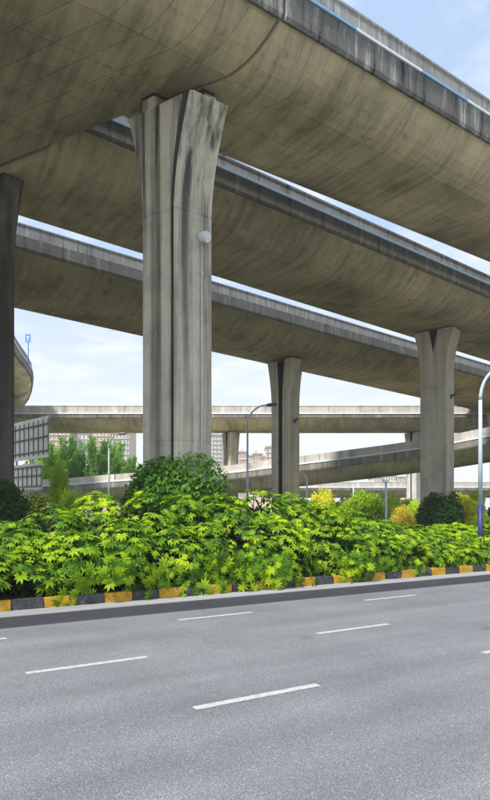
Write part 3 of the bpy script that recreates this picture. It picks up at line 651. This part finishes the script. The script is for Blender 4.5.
for j, (row, u, nn, H) in enumerate(shrubs):
    rg = random.Random(100 + j); a, b_, zc, ra, rb, rc = ell[j]
    root = thing('broadleaf_shrub', rp(u, nn, 0.35), shrub_label(row, u, nn), 'shrub',
                 'front row of hedge shrubs' if row == 'f' else 'back row of hedge shrubs')
    mb = MB()
    for k in range(5):
        t = rand_dir(rg); tip = rp(u + t.x * ra * 0.7, nn + t.y * rb * 0.7, zc + abs(t.z) * rc * 0.75)
        base = rp(u + t.x * 0.2, nn + t.y * 0.2, 0.2); mb.tube([base, base.lerp(tip, 0.5) + UP * 0.15, tip], [0.035, 0.025, 0.012], 5, False)
    mb.build('stems', M['stem'], root, fix=False)
    # inner leaves, the hedge's inner shade put into their darker colour
    inn = MB()
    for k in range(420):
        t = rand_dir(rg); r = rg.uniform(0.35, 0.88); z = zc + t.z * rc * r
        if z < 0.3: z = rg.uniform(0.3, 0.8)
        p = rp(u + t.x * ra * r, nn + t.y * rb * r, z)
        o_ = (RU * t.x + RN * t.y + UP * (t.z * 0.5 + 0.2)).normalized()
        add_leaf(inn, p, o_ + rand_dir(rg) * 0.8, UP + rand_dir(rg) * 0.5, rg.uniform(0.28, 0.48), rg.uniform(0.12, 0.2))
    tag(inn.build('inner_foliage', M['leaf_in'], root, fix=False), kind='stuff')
    # rosettes of large leaves over the outside
    ros = 0; tries = 0; want = 40 if row == 'b' else 44; pts = []
    while ros < want and tries < 900:
        tries += 1; t = rand_dir(rg); spill = row == 'f' and 5.0 < u < 15.5 and tries % 5 == 0
        if spill: t = Vector((t.x * 0.8, -1.0, -0.75)).normalized()
        r = rg.uniform(0.90, 1.10); z = zc + t.z * rc * r; qu, qn = u + t.x * ra * r, nn + t.y * rb * r
        if spill: z = rg.uniform(0.16, 1.0); qn = KN + rg.uniform(-0.22, 0.18); qu = u + rg.uniform(-0.95, 0.95)
        if z < 0.30 and not spill or qn < KN + 0.03 and not spill: continue
        if not spill and depth_in(qu, qn, z, j) < 0.80: continue
        o_ = (RU * (t.x / ra) + RN * (t.y / rb) + UP * (t.z / rc)).normalized()
        P = rp(qu, qn, z); view = (toE - P).normalized()
        if o_.dot(view) < -0.25: continue
        if mnoise.noise(P * 0.85) > 0.24: continue       # hollows in the hedge
        if any((P - q).length < 0.25 for q in pts): continue
        pts.append(P); ros += 1
        axis = (o_ * 0.85 + UP * 0.6 + rand_dir(rg) * 0.3).normalized()
        e1 = axis.orthogonal().normalized(); e2 = axis.cross(e1); nl = rg.choice((4, 5, 5, 6)); ph = rg.uniform(0, 6.28)
        for q in range(nl):
            th = ph + q * 2 * math.pi / nl + rg.uniform(-0.3, 0.3)
            fw_ = (e1 * math.cos(th) + e2 * math.sin(th)) + axis * rg.uniform(-0.35, 0.1) - UP * 0.10
            sz = rg.uniform(0.15, 0.29)
            lp = P + fw_.normalized() * rg.uniform(0.12, 0.25) + axis * rg.uniform(-0.05, 0.08)
            nr = axis + fw_.normalized() * rg.uniform(0.0, 0.35) + rand_dir(rg) * 0.2
            o = bpy.data.objects.new('leaf', LEAF[rg.randrange(4)]); COL.objects.link(o); o.parent = root
            o.matrix_parent_inverse = Matrix.Translation(-root.location)
            o.matrix_basis = Matrix.Translation(lp) @ frame(fw_, nr) @ Matrix.Scale(sz, 4); n_leaf += 1

# ------------------------------------------------------------------ ivy, shrubs and trees
def blob_foliage(mb, c, rad, N, L, W, rg, up=0.3, shell=(0.75, 1.08), lump=0.18, zmin=0.05, droop=0.0, flat=False):
    lumps = [(rand_dir(rg), rg.uniform(0.5, 1)) for _ in range(14)]
    for k in range(N):
        t = rand_dir(rg); s = 1.0
        for q, w in lumps: s += lump * w * max(0, t.dot(q) - 0.75) * 4 
        s -= lump * 0.5
        r = rg.uniform(*shell) * s
        p = Vector((c[0] + t.x * rad[0] * r, c[1] + t.y * rad[1] * r, c[2] + t.z * rad[2] * r))
        if p.z < zmin: continue
        if flat:
            add_leaf(mb, p, rand_dir(rg) * 0.8 - UP * 0.5 + t * 0.15, t * 1.2 + UP * 0.35 + rand_dir(rg) * 0.55, L * rg.uniform(0.7, 1.3), W * rg.uniform(0.7, 1.3)); continue
        add_leaf(mb, p, t * 0.6 + rand_dir(rg) * 0.9 + UP * (up - droop), t + UP * 0.5 + rand_dir(rg) * 0.6, L * rg.uniform(0.7, 1.3), W * rg.uniform(0.7, 1.3))
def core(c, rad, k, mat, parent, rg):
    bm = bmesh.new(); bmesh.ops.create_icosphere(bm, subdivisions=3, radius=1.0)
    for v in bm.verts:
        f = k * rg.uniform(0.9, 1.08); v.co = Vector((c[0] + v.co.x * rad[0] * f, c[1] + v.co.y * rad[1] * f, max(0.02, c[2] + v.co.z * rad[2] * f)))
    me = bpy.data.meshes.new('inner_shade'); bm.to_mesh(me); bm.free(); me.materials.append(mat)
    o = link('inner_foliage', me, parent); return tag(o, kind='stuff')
def shrub(label, group, c, rad, N, L, W, mats, seed, name='round_shrub', cat='shrub', up=0.3, lump=0.18, parts='foliage'):
    rg = random.Random(seed); root = thing(name, (c[0], c[1], 0.0), label, cat, group)
    ivy_ = name == 'ivy_mound'
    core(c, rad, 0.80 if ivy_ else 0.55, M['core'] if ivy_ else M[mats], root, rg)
    mb = MB()
    if ivy_: blob_foliage(mb, c, rad, N, L, W, rg, up, lump=lump, flat=True, shell=(0.84, 1.08))
    else:
        nb = 24
        for q in range(nb):
            t = rand_dir(rg); t.z = t.z * 0.9 + 0.1; r = rg.uniform(0.30, 0.66); f_ = rg.uniform(0.26, 0.42)
            blob_foliage(mb, (c[0] + t.x * rad[0] * r, c[1] + t.y * rad[1] * r, c[2] + t.z * rad[2] * r), (rad[0] * f_, rad[1] * f_, rad[2] * f_), N // nb, L, W, rg, up, shell=(0.45, 1.15))
    pass; tag(mb.build(parts, M[mats], root, fix=False), kind='stuff')
    st = MB(); st.tube([Vector((c[0], c[1], -0.05)), Vector((c[0] + 0.05, c[1], c[2]))], [0.09, 0.03], 6); st.build('stem', M['stem'], root)
    return root
# ivy at pillar feet
shrub('dark green ivy mound wrapping the foot of the thick stained pillar', None, (A1.x - 0.05, A1.y - 0.5, 2.55), (2.08, 2.0, 2.15), 7000, 0.17, 0.15, 'ivy', 1, 'ivy_mound', 'ivy', lump=0.12)
shrub('very dark ivy wrapping the foot of the blackened pillar before the sign backs', None, (A2.x + 0.35, A2.y - 0.2, 2.1), (2.0, 1.8, 2.1), 5000, 0.20, 0.16, 'ivy_dark', 2, 'ivy_mound', 'ivy', lump=0.08)
shrub('dark ivy block round the foot of the tan notched pillar', None, (B2.x + 0.2, B2.y - 0.2, 1.9), (1.75, 1.75, 2.3), 5000, 0.24, 0.2, 'ivy_dark', 3, 'ivy_mound', 'ivy', lump=0.06)
b3 = px(489, 512, 74); shrub('small dark ivy clump at the foot of the pillar past the blue-footed lamp', None, (B3.x - 0.2, B3.y - 0.4, 1.6), (1.7, 1.7, 1.7), 2500, 0.3, 0.24, 'ivy_dark', 4, 'ivy_mound', 'ivy', lump=0.06)
def shrub_px(label, group, x, ytop, wpx, Z, mat, seed, N=4500, L=0.32, W=0.16, h0=0.1, lump=0.22, **k):
    if Z is None: Z = 44.0 / (0.856 - 0.516 * (x - CX) / F)      # the open strip between the decks
    top = px(x, ytop, Z).z; r = wpx / 2 / F * Z; c = (px(x, 0, Z).x, Z, (top + h0) / 2)
    return shrub(label, group, c, (r, r * 0.9, (top - h0) / 2), N, L, W, mat, seed, lump=lump, **k)
shrub_px('large round lime green shrub standing behind the hedge beside a thin pale pole', None, 362, 488, 50, None, 'lime', 21, 13000)
shrub_px('yellow-green shrub rising behind the hedge next to the slim grooved pillar', None, 322, 489, 34, None, 'lime_y', 22, 7000)
shrub_px('amber-leaved shrub glowing between the pale pole and the ivy-footed tan pillar', None, 402, 505, 30, None, 'amber', 23, 3000, 0.2, 0.1)
shrub_px('light green shrub directly left of the ivy block on the tan pillar', None, 417, 498, 22, None, 'lime', 24, 2500)
shrub_px('low lime shrub behind the amber-leaved shrub', None, 393, 494, 36, 66, 'lime', 25, 3000)
shrub_px('bright yellow shrub between the tan pillar and the blue-footed lamp', None, 466, 494, 34, 64.5, 'lime_y', 26, 7000)
shrub_px('lime green shrub peeping out right of the ivy-footed tan pillar', None, 452, 489, 22, 68, 'lime', 27, 2500)
shrub_px('green shrub tucked behind the blue-footed street lamp', None, 482, 512, 22, 40, 'lime', 28, 2500)
for x, yt, w, Z, mt, sd, wh in ((342, 497, 30, 64, 'lime', 61, 'between the yellow-green shrub and the round lime shrub'), (380, 497, 30, 70, 'lime', 62, 'just past the thin pale pole'), (408, 496, 26, 72, 'lime_y', 63, 'before the whitish distant pillar'), (474, 490, 26, 70, 'lime', 64, 'beyond the bright yellow shrub')):
    shrub_px('pale green loose shrub ' + wh, None, x, yt, w, Z, mt, sd, 6000)
shrub_px('clipped olive green shrub below the lower sign back', None, 36, 490, 44, 42, 'olive', 29, 5000, 0.2, 0.1, lump=0.08)
shrub_px('loose pale green sapling right of the sign backs', None, 60, 452, 26, 60, 'lime', 30, 2600, 0.3, 0.13, lump=0.3, up=0.6, name='sapling', cat='sapling')
shrub_px('feathery green sapling in front of the low ramp left of the ivy mound', None, 72, 484, 30, 52, 'lime', 31, 2200, 0.3, 0.12, lump=0.3, up=0.5, name='sapling', cat='sapling')

def tree(label, group, x, ytop, wpx, Z, seed, mat='tree'):
    rg = random.Random(seed); X = (x - CX) / F * Z; H = px(x, ytop, Z).z; W = wpx / F * Z / 2
    root = thing('leafy_tree', (X, Z, 0), label, 'tree', group)
    tr = MB(); tr.tube([(X, Z, -0.1), (X + 0.1, Z, H * 0.35), (X, Z + 0.1, H * 0.7), (X, Z, H * 0.93)], [0.28, 0.2, 0.12, 0.03], 8)
    cr_ = MB()
    for k in range(46):
        a = rg.uniform(0, 6.28); h0 = rg.uniform(0.12, 0.72) * H; ln = rg.uniform(0.22, 0.42) * H * (1.1 - 0.4 * h0 / H)
        r1 = W * rg.uniform(0.35, 1.0) * (1.05 - 0.55 * h0 / H)
        b0 = Vector((X, Z, h0)); tip = Vector((X + math.cos(a) * r1, Z + math.sin(a) * r1, min(H, h0 + ln)))
        mid_ = b0.lerp(tip, 0.5) + Vector((math.cos(a) * r1 * 0.22, math.sin(a) * r1 * 0.22, -0.1 * ln))
        tr.tube([b0, mid_, tip], [0.07, 0.045, 0.015], 4, False)
        for q in range(190):
            t = rg.uniform(0.15, 1.05); p = (b0 * (1 - t) ** 2 + mid_ * (2 * t * (1 - t)) + tip * t * t) + rand_dir(rg) * rg.uniform(0.05, 0.55) * (1.15 - 0.6 * t)
            add_leaf(cr_, p, UP * 0.5 + rand_dir(rg), rand_dir(rg) + UP * 0.3, rg.uniform(0.35, 0.65), rg.uniform(0.15, 0.26))
    tr.build('trunk', M['bark'], root, fix=False); tag(cr_.build('crown', M['tree' if mat is None else mat], root, fix=False), kind='stuff')
for k, (x, yt, w, Z) in enumerate(((52, 446, 36, 112), (66, 435, 38, 116), (84, 441, 38, 120), (99, 438, 38, 113), (113, 442, 34, 122), (127, 453, 30, 115), (40, 442, 34, 122), (137, 460, 26, 124))):
    tree('upright leafy green tree in the row behind the low ramp, left of the stained pillar', 'trees behind the low ramp', x, yt, w, Z, 50 + k)

# ------------------------------------------------------------------ street lamps, poles, signs
def lamp(label, x, Z, arc_rows, arm_px, col, rad, head=True, blue_to=None, head_mat='lamp_dark', drop=0):
    """pole on photo column x; arc from row arc_rows[0] to its top row arc_rows[1]; arm reaches arm_px columns sideways."""
    X = (x - CX) / F * Z; z0 = px(x, arc_rows[0], Z).z; z1 = px(x, arc_rows[1], Z).z; ar = arm_px / F * Z
    root = thing('street_lamp', (X, Z, 0), label, 'street lamp')
    mb = MB(); zb = blue_to or 0.0
    mb.tube([(X, Z, zb - (0.05 if not blue_to else 0)), (X, Z, (zb + z0) / 2), (X, Z, z0)], [rad, rad * 0.9, rad * 0.8], 12); mb.build('pole', col, root, smooth=True)
    if blue_to:
        mb = MB(); mb.tube([(X, Z, 0), (X, Z, blue_to)], rad * 1.05, 12); mb.build('painted_base', M['blue_paint'], root, smooth=True)
    mb = MB(); mb.box((X, Z, 0.22), (rad * 2, rad * 2, 0.25)); mb.build('base_plate', M['galv'], root)
    pts = [Vector((X, Z, z0 - 0.02))]
    for k in range(1, 11):
        a = math.pi / 2 * k / 10
        pts.append(Vector((X + ar * (1 - math.cos(a)), Z, z0 + (z1 - z0) * math.sin(a))))
    if drop:
        for k in range(1, 5): pts.append(Vector((X + ar + ar * 0.25 * k, Z, z1 - drop * k / 4 * (k / 4))))
    mb = MB(); mb.tube(pts, [rad * 0.8 - rad * 0.3 * k / len(pts) for k in range(len(pts))], 10); mb.build('arm', col, root, smooth=True)
    if head:
        e = pts[-1]; dd = (pts[-1] - pts[-2]).normalized()
        mb = MB(); mb.tube([e - dd * 0.1, e + dd * 0.08, e + dd * 0.55, e + dd * 0.72], [0.05, 0.12, 0.13, 0.04], 8); mb.build('lamp_head', M[head_mat], root)
    return root
lamp('tall pale street lamp with dark blue painted foot standing in the hedge', 480.3, 28.5, (400, 368), 22, M['pale_pole'], 0.105, True, EYE + (HY - 505) / F * 28.5, 'white', 0.1)
lamp('slim blue-grey street lamp with curved arm between the stained pillar and the slim grooved pillar', 247.5, 43, (425, 405), 20, M['galv'], 0.085, True)
lamp('small white street lamp with arched arm right of the slim grooved pillar', 307, 62, (482, 472.5), -7, M['white'], 0.10, False, None, 'white', 0.25)
lamp('grey-green street lamp with curved arm in front of the row of trees', 109, 58, (448, 434), 10, plain('weathered_pole', (0.30, 0.38, 0.34), 0.5), 0.10, True)
def post(label, x, Z, ytop, rad):
    X = (x - CX) / F * Z; zt = px(x, ytop, Z).z; root = thing('camera_pole', (X, Z, 0), label, 'pole')
    mb = MB(); mb.tube([(X, Z, -0.05), (X, Z, zt)], rad, 10); mb.build('pole', M['pale_pole'], root, smooth=True)
    mb = MB(); mb.box((X, Z, zt + 0.04), (0.16, 0.10, 0.06)); mb.tube([(X - 0.05, Z, zt + 0.07), (X - 0.2, Z - 0.16, zt + 0.13)], 0.05, 8); mb.build('cap', M['white'], root)
post('thin pale pole rising beside the large round lime shrub', 386, 34, 482, 0.06)
post('thin distant pale pole in front of the lowest deck', 353.5, 100, 484, 0.12)

# backs of two road signs on one frame
Lq, Rq = Vector((-24.1, 62, 0)), Vector((-18.3, 56.0, 0)); e_ = (Rq - Lq).normalized(); nf = Vector((e_.y, -e_.x, 0))
def sign_back(label, A, B, z0, z1, beams, ribs):
    root = thing('road_sign', (A.x, A.y, 0.0), label, 'road sign', 'road signs seen from behind')
    W = (B - A).length; mid_ = (A + B) / 2; n = ribs
    for k in range(n):
        c = A + e_ * (W * (k + 0.5) / n); mb = MB(); mb.box(c + UP * ((z0 + z1) / 2), (W / n / 2 - 0.015, 0.03, (z1 - z0) / 2), (e_, nf, UP)); mb.build('panel', M['panel_grey'], root)
    for k in range(n + 1):
        c = A + e_ * (W * k / n) + nf * 0.07; mb = MB(); mb.box(c + UP * ((z0 + z1) / 2), (0.022, 0.04, (z1 - z0) / 2 - 0.3), (e_, nf, UP)); mb.build('rib', M['rib'], root)
    for q in beams:
        zc = z0 + (z1 - z0) * q; mb = MB(); mb.box(mid_ + nf * 0.16 + UP * zc, (W / 2, 0.07, 0.065), (e_, nf, UP)); mb.build('beam', M['rib'], root)
    for f_ in (0.10, 0.55):
        c = A + e_ * (W * f_) - nf * 0.17; mb = MB(); mb.tube([c - UP * 0.05, c + UP * (z1 - 0.3)], 0.13, 10); mb.build('post', M['galv'], root, smooth=True)
    return root
sign_back('upper and larger grey road sign back with dark ribs beside the blackened pillar', Lq, Rq, EYE + 4.75, EYE + 8.65, (0.16, 0.50, 0.80), 8)
L2q, R2q = Lq - e_ * 0.2 + nf * 0.5, Rq - e_ * 0.35 + nf * 0.5
sign_back('lower and smaller grey road sign back under the larger one', L2q, R2q, EYE + 1.75, EYE + 4.25, (0.12, 0.52, 0.86), 8)

# small blue sign on the curving ramp's parapet
Zs = 71.0; s0 = px(28.3, 361, Zs); st_ = thing('blue_sign', s0, 'small blue square sign on a thin post above the curving ramp', 'sign')
mb = MB(); mb.tube([s0 - UP * 0.9, s0 + UP * 2.9], 0.06, 8); mb.build('post', M['sign_blue'], st_)
sc_ = px(28.3, 338.5, Zs); mb = MB(); mb.box(sc_ - Vector((0, 0.1, 0)), (0.36, 0.02, 0.52)); mb.build('plate', M['sign_blue'], st_)
mb = MB()
for bx_, bz, hx, hz_ in ((0, 0.46, 0.33, 0.02), (0, -0.46, 0.33, 0.02), (-0.31, 0, 0.02, 0.44), (0.31, 0, 0.02, 0.44), (0, -0.12, 0.05, 0.18), (0, 0.13, 0.15, 0.06), (0, 0.24, 0.08, 0.05)):
    mb.box(sc_ + Vector((bx_, -0.132, bz)), (hx, 0.008, hz_))
mb.build('symbol', M['conduit_white'], st_)

# ------------------------------------------------------------------ distant city
def building(label, x0, x1, ytop, Z, floors, cols, wall, win, group=None, depth=22, cap=True, seed=0):
    X0, X1 = (x0 - CX) / F * Z, (x1 - CX) / F * Z; H = px(0, ytop, Z).z; W = X1 - X0; cx = (X0 + X1) / 2
    root = thing('apartment_building', (cx, Z, 0), label, 'building', group)
    mb = MB(); mb.box((cx, Z + depth / 2, H / 2 - 0.5), (W / 2, depth / 2, H / 2 + 0.5)); mb.build('wall', wall, root)
    if cap:
        mb = MB(); mb.box((cx, Z + depth / 2, H + 0.6), (W / 2 + 0.4, depth / 2 + 0.4, 0.6)); rf = mb.build('roof', M['edge_far'], root)
        mb = MB(); mb.box((cx - W * 0.15, Z + depth / 2, H + 2.7), (W * 0.16, 3, 1.5)); mb.build('stair_head', wall, rf)
    fh = H / floors; cw = W / cols
    mb = MB(); mb.box((0, 0, 0), (cw * 0.28, 0.12, fh * 0.27)); me = mb.mesh('window', win)
    mb2 = MB(); mb2.box((0, 0, 0), (W / 2 + 0.25, 0.35, fh * 0.09)); me2 = mb2.mesh('floor_band', M['parapet_far'])
    for f_ in range(floors):
        if (f_ + 1) * fh < 14: continue                 # hidden behind ramps and trees
        for c in range(cols): link('window', me, root, Vector((X0 + cw * (c + 0.5), Z - 0.05, fh * (f_ + 0.55))))
        link('floor_band', me2, root, Vector((cx, Z - 0.1, fh * (f_ + 0.05))))
    return root
wall_pink = plain('pink_render', (0.62, 0.45, 0.38), 0.9, 0, 0.06, 0.1); wall_cream = plain('cream_render', (0.66, 0.54, 0.42), 0.9, 0, 0.06, 0.1); wall_white = plain('white_render', (0.70, 0.66, 0.62), 0.9, 0, 0.05, 0.1)
glass = plain('window_glass', (0.22, 0.27, 0.34), 0.3); glass_b = plain('window_glass_brown', (0.30, 0.22, 0.20), 0.4)
building('cream apartment block with grey window column just left of the stained pillar', 112, 129, 428, 330, 16, 5, wall_cream, glass, 'apartment blocks beyond the trees')
building('pink apartment block behind the street lamp and trees', 92, 110, 431, 340, 16, 5, wall_pink, glass_b, 'apartment blocks beyond the trees')
building('whitish apartment block with wide gap behind the trees', 74, 90, 434, 350, 15, 4, wall_white, glass, 'apartment blocks beyond the trees')
building('pink apartment block partly behind the upper road sign back', 44, 72, 430, 345, 16, 7, wall_pink, glass_b, 'apartment blocks beyond the trees')
building('narrow apartment tower seen between the stained pillar and the small distant pillar', 212, 222, 436, 360, 18, 3, wall_cream, glass)
building('narrow pale tower left of the slim grooved pillar above the rooftops', 266, 278, 448, 420, 14, 3, wall_cream, glass_b)
for k, (x0, x1, yt, w) in enumerate(((239, 247, 453, wall_pink), (247, 254, 457, wall_white), (253, 262, 455, wall_pink), (261, 268, 458, wall_cream))):
    building('low pinkish housing block on the skyline behind the thin street lamp', x0, x1, yt, 430, 9, 4, w, glass_b, 'low housing blocks on the skyline', seed=k)
for k, (x0, x1, yt) in enumerate(((374, 383, 478), (385, 396, 476), (397, 407, 478), (425, 437, 477))):
    building('distant low white block seen between the low ramp and the lowest deck', x0, x1, yt, 460, 6, 4, wall_white, glass_b, 'distant low white blocks', seed=k)
# ------------------------------------------------------------------ thin haze over the whole place
mb = MB(); mb.box((0, 650, 30), (1310, 1160, 31.5)); hzo = mb.build('haze', [])
hm = bpy.data.materials.new('haze'); hm.use_nodes = True; hn = hm.node_tree.nodes; hn.clear()
ho = hn.new('ShaderNodeOutputMaterial'); hv = hn.new('ShaderNodeVolumePrincipled'); hv.inputs['Color'].default_value = (0.93, 0.95, 0.98, 1); hv.inputs['Density'].default_value = 0.0005
hm.node_tree.links.new(hv.outputs[0], ho.inputs['Volume']); hzo.data.materials.append(hm); tag(hzo, kind='stuff')
print('leaves', n_leaf, 'objects', len(bpy.data.objects))
